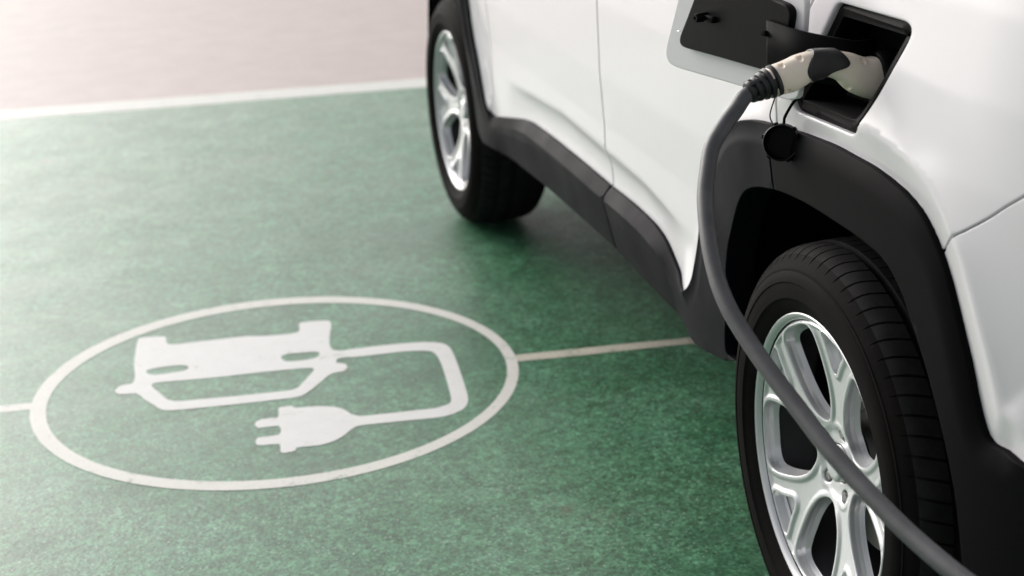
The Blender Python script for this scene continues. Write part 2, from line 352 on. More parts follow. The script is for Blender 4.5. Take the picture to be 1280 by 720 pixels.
def panel(name, outline, holes, xf, m_, parent, er=.004, depth=.012, step=.009, hole_depth=None, hole_er=None, draft=0.0, put=None, angle=40, origin=None, mb=None, feats=()):
    """pressed sheet in the (y, z) plane facing -x; xf(points, edge distance) gives x; edges rolled and turned in"""
    V, T, loops, d = sheet(outline, holes, step, er, feats=feats)
    if hole_er:
        d1 = dist(V, outline); d2 = np.min([dist(V, h_) for h_ in holes], axis=0)
        x = xf(V, d) + rnd(d1, er) + rnd(d2, hole_er)
    else: x = xf(V, d) + rnd(d, er)
    v = [(x[i], V[i, 0], V[i, 1]) for i in range(len(V))]; f = [tuple(t[::-1]) if area(V[list(t)]) > 0 else tuple(t) for t in T]
    for li, L in enumerate(loops):
        dp = depth if li == 0 else (depth if hole_depth is None else hole_depth)
        dp = dp if isinstance(dp, (list, tuple)) else [dp]
        N = normals(V[L]); prev = L
        for s_, e in enumerate(dp):
            k_ = (s_ + 1) / len(dp); n0 = len(v)
            for j, i in enumerate(L):
                q = V[i] - N[j] * draft * k_ * (1 if li else 0)
                v.append((x[i] + e, q[0], q[1]))
            cur = list(range(n0, n0 + len(L)))
            for j in range(len(L)):
                j2 = (j + 1) % len(L); f.append((prev[j], prev[j2], cur[j2], cur[j]))
            prev = cur
    if put is not None: v = [put(q) for q in v]
    if mb is not None: mb.add(v, f); return None
    return link(name, v, f, m_, parent, angle, origin=origin)
def flat(name, outline, holes, z, m_, parent=None, step=.25):
    V, T, loops, d = sheet(outline, holes, step, 0)
    f = [tuple(t) if area(V[list(t)]) > 0 else tuple(t[::-1]) for t in T]
    c = outline.mean(0)
    return link(name, [(q[0], q[1], z) for q in V], f, m_, parent, 0, origin=(c[0], c[1], z))
sstep = lambda a, b_, x: (lambda t: t * t * (3 - 2 * t))(np.clip((x - a) / (b_ - a), 0, 1))

# ------------------------------------------------------------------ ground, bay and markings
S = 900
tag(link('ground', [(-S, -S, -.004), (S, -S, -.004), (S, S, -.004), (-S, S, -.004)], [(0, 1, 2, 3)], M['pavement'], angle=0), kind='structure')
sl_ = -.0945                                            # the bays lie a little askew to the car
def across(y0, x): return y0 + sl_ * x
edge = lambda x, o_: across(4.642 + o_, x)
bay = A([(-7, -6), (6, -6), (6, edge(6, .01)), (-7, edge(-7, .01))])
tag(flat('parking_bay', lin(bay, .5, True), [], 0.0, M['bay'], step=.5), kind='structure')
def stripe(name, pts, m_, kind='structure'):
    return tag(flat(name, A(pts), [], .0004, m_, step=.2), kind=kind)
n_ = 60
xs = np.linspace(-7, 6, n_)
rng = np.random.default_rng(4)
wob = lambda: np.convolve(rng.normal(0, .006, n_ + 8), np.ones(5) / 5, 'valid')[:n_]
lo_, hi_ = np.stack([xs, edge(xs, 0) + wob()], 1), np.stack([xs, edge(xs, .185) + wob()], 1)
stripe('bay_end_line', np.concatenate([lo_, hi_[::-1]]), M['ring_paint'])
ringo = A([(RING_OUT[0] + RING_OUT[2] * math.cos(a), RING_OUT[1] + RING_OUT[3] * math.sin(a)) for a in np.linspace(0, 2 * math.pi, 160, False)])
ringi = A([(RING_IN[0] + RING_IN[2] * math.cos(a), RING_IN[1] + RING_IN[3] * math.sin(a)) for a in np.linspace(0, 2 * math.pi, 160, False)])
def mid_line(x0, x1):
    q = np.linspace(x0, x1, 24); jl = rng.normal(0, .0015, (2, 24))
    return np.concatenate([np.stack([q, across(1.4225, q) + jl[0]], 1), np.stack([q, across(1.4645, q) + jl[1]], 1)[::-1]])
stripe('bay_divider_line', mid_line(-.135, 3.0), M['line_paint'])
stripe('bay_divider_line', mid_line(-5.0, -1.238), M['ring_paint'])
sym = tag(flat('charging_emblem', crom(CAR_SYMBOL, .02, True), [crom(CAR_GRILLE, .02, True), crom(LAMP_A, .01, True), crom(LAMP_B, .01, True)], .0008, M['paint'], step=.08),
          'white painted car emblem trailing a cord and two-pin plug inside the painted ring', 'ground marking')
tag(flat('emblem_ring', ringo, [ringi], .0008, M['ring_paint'], step=.08),
    'large white painted ring on the green bay encircling the car and plug emblem', 'ground marking')

# ------------------------------------------------------------------ the car
CARC = (0.92, 1.32, 0)
car = tag(empty('parked_car', CARC), 'white compact SUV with black cladding and silver wheels, plugged in on the green charging bay', 'car')
YF, XM = 2.636, 0.92
ARCH_OUT = crom(ARCH_OUT_FRONT + ARCH_OUT_REAR[1:], .008)
BORDER_R = np.concatenate([crom(SILL_TOP_REAR, .008)[:-1], ARCH_OUT])
FA = crom(FRONT_ARCH_EDGE + [(2.325, .79), (2.37, .83), (2.46, .855), (2.64, .87), (2.82, .862), (2.92, .835), (2.985, .77), (3.04, .66), (3.09, .58)], .008)
BORDER_F = np.concatenate([crom(SILL_TOP_FRONT, .008)[:-1], FA])
BORDER = [BORDER_R, BORDER_F]
def dborder(P): return np.minimum(dist(P, BORDER_R, False), dist(P, BORDER_F, False))
cr_ = A(sorted(CREASE))
def W(P, d=None, clad=False):
    """x of the painted side at (y, z)"""
    y, z = P[:, 0], P[:, 1]
    x = np.interp(z, [.3, .64, .75, .9, 1.0, 1.1, 1.2, 1.62], [.006, .006, -.001, -.003, .003, .016, .034, .16])
    zc = np.interp(y, cr_[:, 0], cr_[:, 1]); t = np.maximum((zc - z) / .085, 0)
    amp = sstep(.50, .78, y) * (1 - sstep(1.72, 2.02, y))
    x = x + amp * (.017 * (1 - np.exp(-(t * 3.2) ** 1.25)) - .006 * np.maximum(t - .75, 0))
    da = dist(P, ARCH_OUT, False); wd = .046 * (1 - .75 * sstep(.08, .26, y)); plan = .60 * np.maximum(-.40 - y, 0) ** 2
    # flared band round the rear arch, a crease, then the haunch leaning inwards
    fl = -.0085 - da * .23 + plan; dd = np.maximum(da - wd, 0) - .002
    soft = np.where(dd > 0, .40 * .062 * (1 - np.exp(-np.maximum(dd, 0) / .062)), 0)
    qx = fl + np.maximum(da - wd, 0) * .23 + soft + np.maximum(np.interp(z, [.3, .9, 1.0, 1.1, 1.2, 1.62], [0, 0, .005, .017, .035, .16]), 0)
    wq = 1 - sstep(.04, .26, y)
    x = x + .35 * np.maximum(y - 2.5, 0) ** 2
    k_ = .003; h = np.clip(.5 + .5 * (x - (-.0135 + da * .30)) / k_, 0, 1); lip = -.0135 + da * .30
    x = x * (1 - h) + lip * h - k_ * h * (1 - h)
    x = x * (1 - wq) + qx * wq
    df = dist(P, FA, False); x = np.where(df < .03, np.minimum(x, -.008 + df * .35 + .35 * np.maximum(y - 2.5, 0) ** 2), x)
    return x
def white(P, d): return W(P)
def clad(P, d):
    y, z = P[:, 0], P[:, 1]; db = dborder(P)
    xb = W(P) - .007
    wa = np.maximum(1 - sstep(.45, .70, y), sstep(1.95, 2.2, y))
    zr = np.interp(y, [.5, .70, 1.08, 1.6, 1.9, 2.2], [.42, .47, .483, .47, .435, .38])
    sill = np.where(z > zr, 0.0, (zr - z) * .24) - .004
    arch = -.0255 + .05 * np.maximum(.62 - z, 0) * sstep(.0, .3, y) + .60 * np.maximum(-.40 - y, 0) ** 2 + .35 * np.maximum(y - 2.6, 0) ** 2
    xr = sill * (1 - wa) + arch * wa
    r = np.clip(db / (.027 + .004 * wa), 0, 1)
    return xb * (1 - r) + xr * r
def under(P, d_=.012):
    """a border line moved under the cladding (to the right of travel from sill to rear)"""
    return P
def offs(P, d_): return P + normals(P, False) * d_

g = .0017                                                # half a panel gap
seamR = crom(DOOR_SEAM_LOW, .01)                          # rear door / rear quarter, from arch lip upwards
iR = int(np.argmin(np.linalg.norm(BORDER_R - A(DOOR_SEAM_LOW[2]), axis=1)))
bR = offs(BORDER_R, -.012)                                # tucked behind the cladding
if dist(A([[1.0, .60]]), bR, False)[0] > dist(A([[1.0, .60]]), BORDER_R, False)[0]: pass
else: bR = offs(BORDER_R, .012)
bF = offs(BORDER_F, -.012)
if dist(A([[1.6, .60]]), bF, False)[0] < dist(A([[1.6, .60]]), BORDER_F, False)[0]: bF = offs(BORDER_F, .012)
BELT = 1.13
sl2 = seamR[2 * len(seamR) // 5:]
sl2 = np.concatenate([A([p_ for p_ in seamR if p_[1] > BORDER_R[iR, 1] - .008]), lin([(.066, 1.055), (.02, BELT)], .01)[1:]])
# rear door: bottom border, up the rear seam, belt, down the middle seam
kR = int(np.argmin(np.abs(bR[:, 0] - sl2[0, 0]) + 2 * np.abs(bR[:, 1] - sl2[0, 1])))
ym = 1.0905
rd = np.concatenate([bR[:kR][bR[:kR, 0] < ym - g], sl2 + A([g, 0]), lin([(.022, BELT), (ym - g, BELT)], .012)[1:-1], lin([(ym - g, BELT), (ym - g, .496)], .012)])
panel('rear_door', rd, [], white, M['white'], car, er=.003, depth=.02)
# front door and wing
yd = 2.118
fb = bF[(bF[:, 0] > ym + g) & (bF[:, 0] < yd - g) & (bF[:, 1] < .52)]
fb = fb[np.argsort(fb[:, 0])]
fd = np.concatenate([lin([(ym + g, BELT), (ym + g, .497)], .012), fb, lin([(yd - g, .45), (yd - g, BELT)], .012), lin([(yd - g, BELT), (ym + g, BELT)], .012)[1:-1]])
panel('front_door', fd, [], white, M['white'], car, er=.003, depth=.02)
iw = int(np.argmin(np.linalg.norm(bF - A([yd + g, .45]), axis=1)))
wg = bF[iw:]; wg = wg[wg[:, 0] > yd + g]
wing = np.concatenate([lin([(yd + g, BELT - .02), (yd + g, .455)], .012), wg, lin([tuple(wg[-1] + A([.01, 0])), (3.40, .60), (3.46, .75), (3.42, .90), (3.2, .98), (yd + g, BELT - .02)], .012)[:-1]])
panel('front_wing', wing, [], white, M['white'], car, er=.003, depth=.02, step=.012)
# rear quarter with the opening of the charge port
HS = 1 if offs(ARCH_OUT, .0475)[int(len(ARCH_OUT) * .55), 1] > ARCH_OUT[int(len(ARCH_OUT) * .55), 1] else -1
PORTC = blur_corners(lin(PORT, .004, True), 6)
bs = crom(BUMPER_SEAM + [(-.60, .962), (-.74, 1.0)], .01)
arear = bR[kR:]
kB = int(np.argmin(np.linalg.norm(arear - bs[0], axis=1)))
qp = np.concatenate([arear[1:kB][arear[1:kB, 0] < sl2[0, 0] - g], bs + A([0, g]) + A([.0, .0]), lin([(-.74, 1.002), (-.76, BELT)], .012)[1:], lin([(-.76, BELT), (.016, BELT)], .012)[1:], (sl2[::-1] - A([g, 0]))])
panel('rear_quarter', qp, [PORTC], white, M['white'], car, er=.0016, depth=.02, hole_depth=.012, step=.007, hole_er=.0045, feats=[offs(ARCH_OUT, s_ * .0475) for s_ in (HS,)])
bu = np.concatenate([bs[::-1] - A([0, g]), arear[kB + 1:], lin([tuple(arear[-1] - A([.01, 0])), (-.74, .60), (-.745, .99)], .012)])
panel('rear_bumper', bu, [], white, M['white'], car, er=.0016, depth=.02, step=.008)
# dark backing just behind the gaps
for nm, pts in (('gap', 0),):
    mb = MB()
    mb.box((.035, .60, .46), (.06, 2.3, 1.10)); mb.box((.05, .45, .88), (.07, .62, 1.10)); mb.box((.05, -.02, 1.075), (.07, .62, 1.12)); mb.box((.03, .085, .87), (.05, .50, 1.10))
    mb.box((.115, -.70, .87), (.135, -.26, 1.10)); mb.box((.12, -.70, .62), (.16, -.45, .87))
    mb.build('inner_body', M['gap'], car)

# cladding
AI = crom(ARCH_IN, .008)
iS = int(np.argmin(np.linalg.norm(AI - A(DOOR_SEAM_LOW[0]), axis=1)))
BO = BORDER_R; iO = int(np.argmin(np.linalg.norm(BO - A(DOOR_SEAM_LOW[2]), axis=1)))
sb = A(sorted(SILL_BOTTOM)); sbl = crom(SILL_BOTTOM[::-1], .01)     # runs towards the rear
low = seamR[seamR[:, 1] < BO[iO, 1]]
ga = .002
c1 = np.concatenate([BO[:iO][BO[:iO, 0] < ym - .003], low[::-1] + A([ga, 0]), AI[:iS][::-1][AI[:iS][::-1][:, 0] > low[0, 0] + ga], sbl[::-1][:][sbl[::-1][:, 0] < ym - .003], lin([(ym - .003, .366), (ym - .003, .507)], .01)[:-1]])
def ridge(B, dz, y0, y1):
    q = offs(B, dz)
    if dist(A([q[len(q) // 3]]), A(SILL_BOTTOM), False)[0] > dist(A([B[len(q) // 3]]), A(SILL_BOTTOM), False)[0]: q = offs(B, -dz)
    q = q[(dist(q, B, False) > dz * .97) & (q[:, 0] > y0) & (q[:, 0] < y1)]; return q
panel('rear_door_cladding', c1, [], clad, M['plastic'], car, er=.002, depth=(.02, .05), step=.006, feats=[ridge(crom(SILL_TOP_REAR, .008), .027, .71, 1.08)], angle=18)
lowB = [(-.9, .60), (-.93, .45), (-.90, .30), (-.76, .225), (-.56, .225), (-.49, .26)] + ARCH_LOW[::-1]
c2 = np.concatenate([BO[iO:], lin([tuple(BO[-1]), (-.9, .60)], .012)[1:-1], crom(lowB, .012), AI[iS:][::-1], low - A([ga, 0])])
panel('wheel_arch_trim', c2, [], clad, M['arch'], car, er=.003, depth=(.02, .05), step=.007)
c3 = np.concatenate([BORDER_F[BORDER_F[:, 0] > ym + .003], lin([(3.09, .58), (3.40, .56), (3.44, .40), (3.30, .26), (3.08, .25), (3.02, .32)], .012)[1:], 
                     crom([(3.02, .40), (3.01, .52), (2.98, .63), (2.93, .705), (2.85, .75), (2.64, .765), (2.42, .752), (2.35, .71), (2.315, .64), (2.285, .56), (2.262, .47), (2.245, .38), (2.22, .352)], .01), lin([(2.20, .35), (2.074, .354)], .01)[:-1], sbl[sbl[:, 0] > ym + .003], lin([(ym + .003, .366), (ym + .003, .507)], .01)[:-1]])
panel('front_door_cladding', c3, [], clad, M['plastic'], car, er=.003, depth=(.02, .05), step=.007, feats=[ridge(crom(SILL_TOP_FRONT, .008), .027, 1.10, 1.95)], angle=18)
# wheel housings: dark tunnels behind the arches
def housing(name, line, xo, xi):
    """tunnel swept from an arch line, closed towards the middle of the car"""
    L = len(line); cen = line.mean(0); mb = MB()
    out = [(xo, y, z) for y, z in line]; inn = [(xi, y, z) for y, z in line]
    mb.add(out + inn, [(i, i + 1, L + i + 1, L + i) for i in range(L - 1)])
    lo_ = line[:, 1].min(); mb.add(inn + [(xi, line[-1, 0], lo_ - .15), (xi, line[0, 0], lo_ - .15)], [tuple(range(L + 2))])
    return mb.build(name, M['deep_black'], car)
hl = crom([(.375, .33), (.372, .42), (.352, .56), (.318, .66), (.262, .735), (.14, .775), (-.02, .782), (-.2, .775), (-.30, .745), (-.37, .66), (-.43, .50), (-.47, .24)], .02)
housing('wheel_housing', hl, .02, .34)
housing('wheel_housing', np.minimum(hl, [9, 9]) * A([-1, 1]) + A([YF + .01, 0]), .02, .34)
mb = MB()
mb.box((.16, .36, .23), (2 * XM - .16, 2.26, .44), .02); mb.box((.35, -.5, .30), (2 * XM - .35, 3.2, .52), .03); mb.box((.30, -.85, .32), (2 * XM - .30, -.35, .50), .04)
mb.tube([(.5, .0, .36), (1.34, 0, .36)], .035); mb.tube([(.5, YF, .36), (1.34, YF, .36)], .035)
mb.build('underbody', M['deep_black'], car)

# upper body: glass, pillars, roof, far side, tailgate (mostly outside the frame)
def xg(P, d): return W(P) + .004
winF = crom([(1.13, 1.15), (1.9, 1.13), (2.02, 1.14), (1.85, 1.26), (1.5, 1.46), (1.13, 1.50)], .03, True)
winR = crom([(1.03, 1.15), (1.03, 1.50), (.6, 1.50), (.2, 1.45), (.12, 1.30), (.10, 1.16), (.5, 1.15)], .03, True)
o_ = np.concatenate([lin([(-.76, BELT + .002), (2.118, BELT + .002)], .03), lin([(2.118, BELT), (1.95, 1.26), (1.5, 1.54), (.9, 1.58), (.0, 1.55), (-.55, 1.46), (-.70, 1.36), (-.76, BELT + .02)], .03)[1:]])
panel('window_surround', o_, [winF, winR], lambda P, d: W(P), M['smooth_black'], car, er=.004, depth=.02, step=.04)
panel('side_window', winF, [], xg, M['glass'], car, er=.002, depth=.005, step=.05)
panel('side_window', winR, [], xg, M['glass'], car, er=.002, depth=.005, step=.05)
def grid(name, fn, nu, nv, m_, th=0):
    v = [fn(i / nu, j / nv) for i in range(nu + 1) for j in range(nv + 1)]
    f = [(i * (nv + 1) + j, (i + 1) * (nv + 1) + j, (i + 1) * (nv + 1) + j + 1, i * (nv + 1) + j + 1) for i in range(nu) for j in range(nv)]
    return link(name, v, f, m_, car)
def xe(y, z): return float(W(A([[y, z]]))[0])
pr = A([(-.70, 1.47), (-.5, 1.55), (0, 1.61), (.6, 1.645), (1.1, 1.63), (1.5, 1.56)])
def roof(u, v):
    y = -.70 + 2.2 * u; z = np.interp(y, pr[:, 0], pr[:, 1]); h = np.interp(y, [-.7, -.5, 0, .9, 1.5], [1.38, 1.47, 1.55, 1.58, 1.54])
    x0 = xe(y, h) - .002; s_ = abs(2 * v - 1); return (x0 + (2 * (XM - x0)) * v, y, h + (z - h) * (1 - s_ ** 4))
grid('roof', roof, 24, 24, M['white'])
grid('windscreen', lambda u, v: (lambda y, x0: (x0 + 2 * (XM - x0) * v, y + .10 * (1 - (2 * v - 1) ** 2), 1.555 - .43 * u))(1.49 + .62 * u, .15 - .10 * u), 10, 16, M['glass'])
grid('bonnet', lambda u, v: (lambda y, x0: (x0 + 2 * (XM - x0) * v, y, 1.10 - .10 * u - .16 * max(u - .75, 0) + .03 * (1 - (2 * v - 1) ** 4)))(2.05 + 1.38 * u, .02 + .32 * max(u - .3, 0) ** 2), 16, 16, M['white'])
grid('front_bumper', lambda u, v: (.34 + 1.16 * v, 3.42 + .12 * (1 - (2 * v - 1) ** 2), .26 + .66 * u), 8, 12, M['plastic'])
yt = lambda v: -.742 - .148 * (1 - (2 * v - 1) ** 4)
def rwin(u, v):
    a = roof(0, v); b_ = (.10 + 2 * (XM - .10) * v, yt(v) - .004, 1.124); return tuple(a[i] + (b_[i] - a[i]) * u for i in range(3))
grid('rear_window', rwin, 8, 24, M['glass'])
grid('tailgate', lambda u, v: (.094 + 2 * (XM - .094) * v, yt(v) - .05 * math.sin(math.pi * u), 1.125 - .53 * u), 12, 24, M['white'])
grid('bumper_skirt', lambda u, v: (.16 + 2 * (XM - .16) * v, -.88 - .10 * (1 - (2 * v - 1) ** 4), .60 - .30 * u), 6, 16, M['plastic'])
def far(u, v):
    y = -.76 + 3.5 * v; z = 1.13 - .75 * u; return (2 * XM - xe(y, max(z, .7)), y, z)
grid('far_side', far, 8, 30, M['white'])
grid('far_glass', lambda u, v: (lambda y, z: (2 * XM - xe(y, z), y, z))(-.7 + 2.5 * v, 1.13 + (np.interp(-.7 + 2.5 * v, [-.7, -.5, 0, .9, 1.5, 1.8], [.25, .34, .42, .45, .41, .22])) * u), 6, 20, M['glass'])
mb = MB(); mb.box((.10, -.845, .93), (.42, -.775, 1.08), .02); mb.build('tail_light', M['red_lens'], car)

# ------------------------------------------------------------------ wheels
WX = 0.0
def rotx(q, a): c, s_ = math.cos(a), math.sin(a); return (q[0], q[1] * c - q[2] * s_, q[1] * s_ + q[2] * c)
def make_tyre(parent, cen):
    half = [(.010, .229), (-.001, .236), (-.006, .243), (-.012, .255), (-.0150, .262), (-.0168, .2635), (-.0172, .272), (-.0175, .280), (-.0168, .287), (-.0182, .2885), (-.0172, .294), (-.0140, .303), (-.0125, .3045), (-.0118, .3085), (-.0100, .3095), (-.005, .319), (.003, .3295), (.012, .3365),
            (.022, .3405), (.034, .3425), (.0450, .3435), (.0468, .3345), (.0555, .3345), (.0573, .3442), (.072, .3450), (.0880, .3452), (.0898, .3360), (.0995, .3360)]
    prof = half + [(.201 - x, r) for x, r in half[::-1]]
    bead = [.262, .275]
    P = len(prof); n = 74; v = []; f = []; mi = []
    cols = []
    rs = random.Random(2)
    for k_ in range(n):
        w0 = 2 * math.pi * k_ / n; stp = 2 * math.pi / n * (1 + .12 * math.sin(k_ * 2.1))
        for fr, dp in ((0, 0), (.60, 0), (.66, 0), (.675, 1), (.785, 1), (.80, 0), (.88, 0)): cols.append((w0 + fr * 2 * math.pi / n, dp))
    for a, dp in cols:
        for (x, r) in prof:
            q = x if x < .1005 else .201 - x
            on = 1.0 if .001 < q < .0462 else 0.0
            if on: on = .35 if q < .006 else (.7 if q < .014 else 1.0)
            rr = r - dp * (on * .0065 + (.003 if .0575 < q < .0875 else 0))
            aa = a + (.045 * (q - .02) / .05 if q > -.004 else -.02) 
            if q > .0462: aa = a + .045 * .0262 / .05
            v.append((x, rr * math.cos(aa), rr * math.sin(aa)))
    C_ = len(cols)
    for j in range(C_):
        for i in range(P - 1):
            j2 = (j + 1) % C_; f.append((j * P + i, j * P + i + 1, j2 * P + i + 1, j2 * P + i))
            q = .5 * (prof[i][0] + prof[i + 1][0]); mi.append(1 if .004 < q < .197 else 0)
    v = [(q[0] + cen[0], q[1] + cen[1], q[2] + cen[2]) for q in v]
    return link('tyre', v, f, [M['rubber'], M['tread']], parent, 30, mi, origin=cen)
def wx(P, d):
    r = np.hypot(P[:, 0], P[:, 1])
    base = .007 + .030 * (1 - np.clip(r / .225, 0, 1) ** 1.5)
    hub = np.where(r < .062, .004 * sstep(.062, .05, r), 0)
    bead = -.0036 * (1 - sstep(.006, .0125, d)) * sstep(.055, .085, r) * (1 - sstep(.222, .228, r))
    return base + bead + hub
def polar(u, w_): return (u, w_)
def window(th):
    """long opening between two spokes, local (outwards, sideways) then turned to angle th"""
    side = [(.068, 0), (.0705, .012), (.079, .025), (.092, .0365), (.108, .0455), (.13, .053), (.16, .058), (.185, .0595), (.202, .057), (.212, .0475), (.2175, .031), (.219, 0)]
    pts = side + [(u, -w_) for u, w_ in side[-2:0:-1]]
    c, s_ = math.cos(th), math.sin(th)
    return crom([(-(u * s_ + w_ * c), u * c - w_ * s_) for u, w_ in pts], .004, True)
def pocket(th):
    side = [(.164, 0), (.1675, .006), (.180, .0135), (.196, .0235), (.208, .033), (.2145, .0365), (.2185, .030), (.2205, 0)]
    pts = side + [(u, -w_) for u, w_ in side[-2:0:-1]]
    c, s_ = math.cos(th), math.sin(th)
    return crom([(-(u * s_ + w_ * c), u * c - w_ * s_) for u, w_ in pts], .004, True)
PH = R(9)
def make_rim(parent, cen):
    o_ = A([(.229 * math.cos(a), .229 * math.sin(a)) for a in np.linspace(0, 2 * math.pi, 240, False)])
    hubhole = A([(.031 * math.cos(a), .031 * math.sin(a)) for a in np.linspace(0, 2 * math.pi, 48, False)])
    wins = [window(PH + R(36 + 72 * k_)) for k_ in range(5)]; poc = [pocket(PH + R(72 * k_)) for k_ in range(5)]
    nuts = []
    for k_ in range(5):
        a = PH + R(72 * k_); c_ = (-.052 * math.sin(a), .052 * math.cos(a))
        nuts.append(A([(c_[0] + .0105 * math.cos(t), c_[1] + .0105 * math.sin(t)) for t in np.linspace(0, 2 * math.pi, 20, False)]))
    mb = MB(); put = lambda q: (q[0] + cen[0], q[1] + cen[1], q[2] + cen[2])
    V, T, loops, d = sheet(o_, wins + poc + nuts + [hubhole], .004, .0025, (.3, .65, 1.0, 1.5, 2.2, 3.0, 3.8, 4.7, 5.6, 6.6, 7.8))
    x = wx(V, d) + rnd(d, .0025)
    mb.add([put((x[i], V[i, 0], V[i, 1])) for i in range(len(V))], [tuple(t[::-1]) if area(V[list(t)]) > 0 else tuple(t) for t in T])
    for li, L in enumerate(loops[1:]):
        kind_ = 'w' if li < 5 else 'p' if li < 10 else 'n' if li < 15 else 'h'
        prof = {'w': [(.007, .0005), (.014, .002), (.020, .0045), (.022, .0055)], 'p': [(.006, .0008), (.013, .003), (.016, .006)], 'n': [(.022, 0)], 'h': [(.010, 0)]}[kind_]
        N = normals(V[L]); prev = [put((x[i], V[i, 0], V[i, 1])) for i in L]; n = len(L)
        cenL = V[L].mean(0)
        for e, dr in prof:
            cur = []
            for j, i in enumerate(L):
                q = V[i] - N[j] * dr
                rr = math.hypot(*V[i]); xe_ = x[i] + e
                if kind_ == 'w': xe_ = xe_ + (0.030 if e > .04 else 0) * 0
                cur.append(put((xe_, q[0], q[1])))
            mb.add(prev + cur, [(j, (j + 1) % n, n + (j + 1) % n, n + j) for j in range(n)]); prev = cur
        if kind_ in 'pn': mb.add(prev, [tuple(range(n))])
    I = Matrix.Translation(cen)
    mb.lathe([(.0045, .2285), (.001, .2300), (-.003, .2335), (-.0045, .2375), (-.003, .2405), (.003, .2405), (.014, .234)], I, 120)
    rim = mb.build('rim', M['alloy'], parent, 32, origin=cen)
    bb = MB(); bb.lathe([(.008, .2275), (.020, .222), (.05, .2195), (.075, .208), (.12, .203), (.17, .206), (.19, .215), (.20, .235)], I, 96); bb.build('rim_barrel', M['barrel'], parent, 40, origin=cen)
    hb = MB(); hb.lathe([(.026, .0), (.0262, .018), (.027, .0245), (.030, .028), (.040, .0300)], I, 48); hb.build('hub_cap', M['alloy'], parent, 40, origin=cen)
    for k_ in range(5):
        nb = MB(); a = PH + R(72 * k_); nb.lathe([(.036, 0), (.036, .0065), (.040, .0085), (.055, .0085)], Matrix.Translation(Vector(cen) + Vector((0, -.052 * math.sin(a), .052 * math.cos(a)))), 6)
        nb.build('wheel_nut', M['steel'], parent, 30, origin=cen)
def make_wheel(y):
    wl = empty('wheel', Vector((WX, y, .345)) - Vector(CARC), car); cen = Vector((WX, y, .345))
    make_tyre(wl, cen); make_rim(wl, cen)
    mb = MB(); mb.lathe([(.095, .03), (.095, .148), (.108, .148), (.108, .03)], Matrix.Translation(cen), 64); mb.lathe([(.06, .0), (.06, .070), (.10, .078)], Matrix.Translation(cen), 48)
    mb.build('brake_disc', M['steel'], wl, origin=cen)
    mb = MB(); mb.box((.075, -.20, -.07), (.135, -.11, .07), .012, rot=Matrix.Rotation(R(200), 3, 'X'), at=cen); mb.build('brake_caliper', M['deep_black'], wl, origin=cen)
    return wl
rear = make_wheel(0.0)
def dup(t, loc, rz=0, rx=0):
    r = t.copy(); COL.objects.link(r); r.location = loc; r.rotation_euler = (rx, 0, rz)
    for c in [q for q in bpy.data.objects if q.parent == t]:
        k_ = c.copy(); COL.objects.link(k_); k_.parent = r
    return r
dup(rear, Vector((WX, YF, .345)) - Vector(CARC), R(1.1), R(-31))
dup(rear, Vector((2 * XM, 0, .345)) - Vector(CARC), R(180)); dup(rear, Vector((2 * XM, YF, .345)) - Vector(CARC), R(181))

# ------------------------------------------------------------------ charge port, flap, cap
PC = PORTC if area(PORTC) > 0 else PORTC[::-1]
inn = blur_corners(PC + normals(PC) * .019, 10)
px = lambda P, d: W(P) + .009
panel('charge_port', blur_corners(PC + normals(PC) * -.003, 1), [inn], lambda P, d: W(P) + .0085 - .003 * sstep(.004, .010, d), M['port'], car, er=.002, depth=.02, hole_depth=(.010, .035, .06), draft=.004, step=.006)
portobj = bpy.data.objects['charge_port']
mb = MB(); cI = inn + normals(inn if area(inn) > 0 else inn[::-1]) * 0
mb.add([(.068, q[0], q[1]) for q in cI], [tuple(range(len(cI)))]); mb.build('back_plate', M['deep_black'], portobj)
PY, PZ = -.088, .961
mb = MB(); T_ = Matrix.Translation((0, PY, PZ))
mb.lathe([(.064, .040), (.040, .039), (.036, .036), (.036, .029), (.060, .028)], T_, 56); mb.build('socket', M['smooth_black'], portobj)
h2 = A([-.2305, .9731]); P0 = A([-.069, .125]); nrm = A([h2[1], -h2[0]])
def fput(off):
    """panel coordinates (depth, along, z) to the open flap's own plane"""
    def fn(q):
        xy = P0 + h2 * q[1] + nrm * (off + q[0]); return (xy[0], xy[1], q[2])
    return fn
fo = blur_corners(lin([(.145, 1.092), (.178, 1.026), (.214, .948), (.217, .932), (.206, .9215), (.180, .919), (-.110, .918), (-.132, .925), (-.146, 1.065), (-.138, 1.088), (-.10, 1.096), (.10, 1.098)], .005, True), 4)
flap = panel('charge_flap', fo, [], lambda P, d: P[:, 0] * 0, M['white'], car, er=.0025, depth=.006, step=.012, put=fput(0))
fp = blur_corners(lin([(.098, 1.080), (.117, 1.035), (.139, 1.001), (.158, .972), (.160, .962), (.150, .9575), (.048, .957), (-.054, .9555), (-.094, .956), (-.105, .965), (-.123, 1.028), (-.128, 1.047), (-.118, 1.056), (-.085, 1.060), (-.02, 1.080)], .005, True), 3)
panel('inner_panel', fp, [], lambda P, d: P[:, 0] * 0, M['smooth_black'], flap, er=.003, depth=.011, step=.01, put=fput(-.011))
mb = MB()
def fw3(a, z, off): return fput(off)((0, a, z))
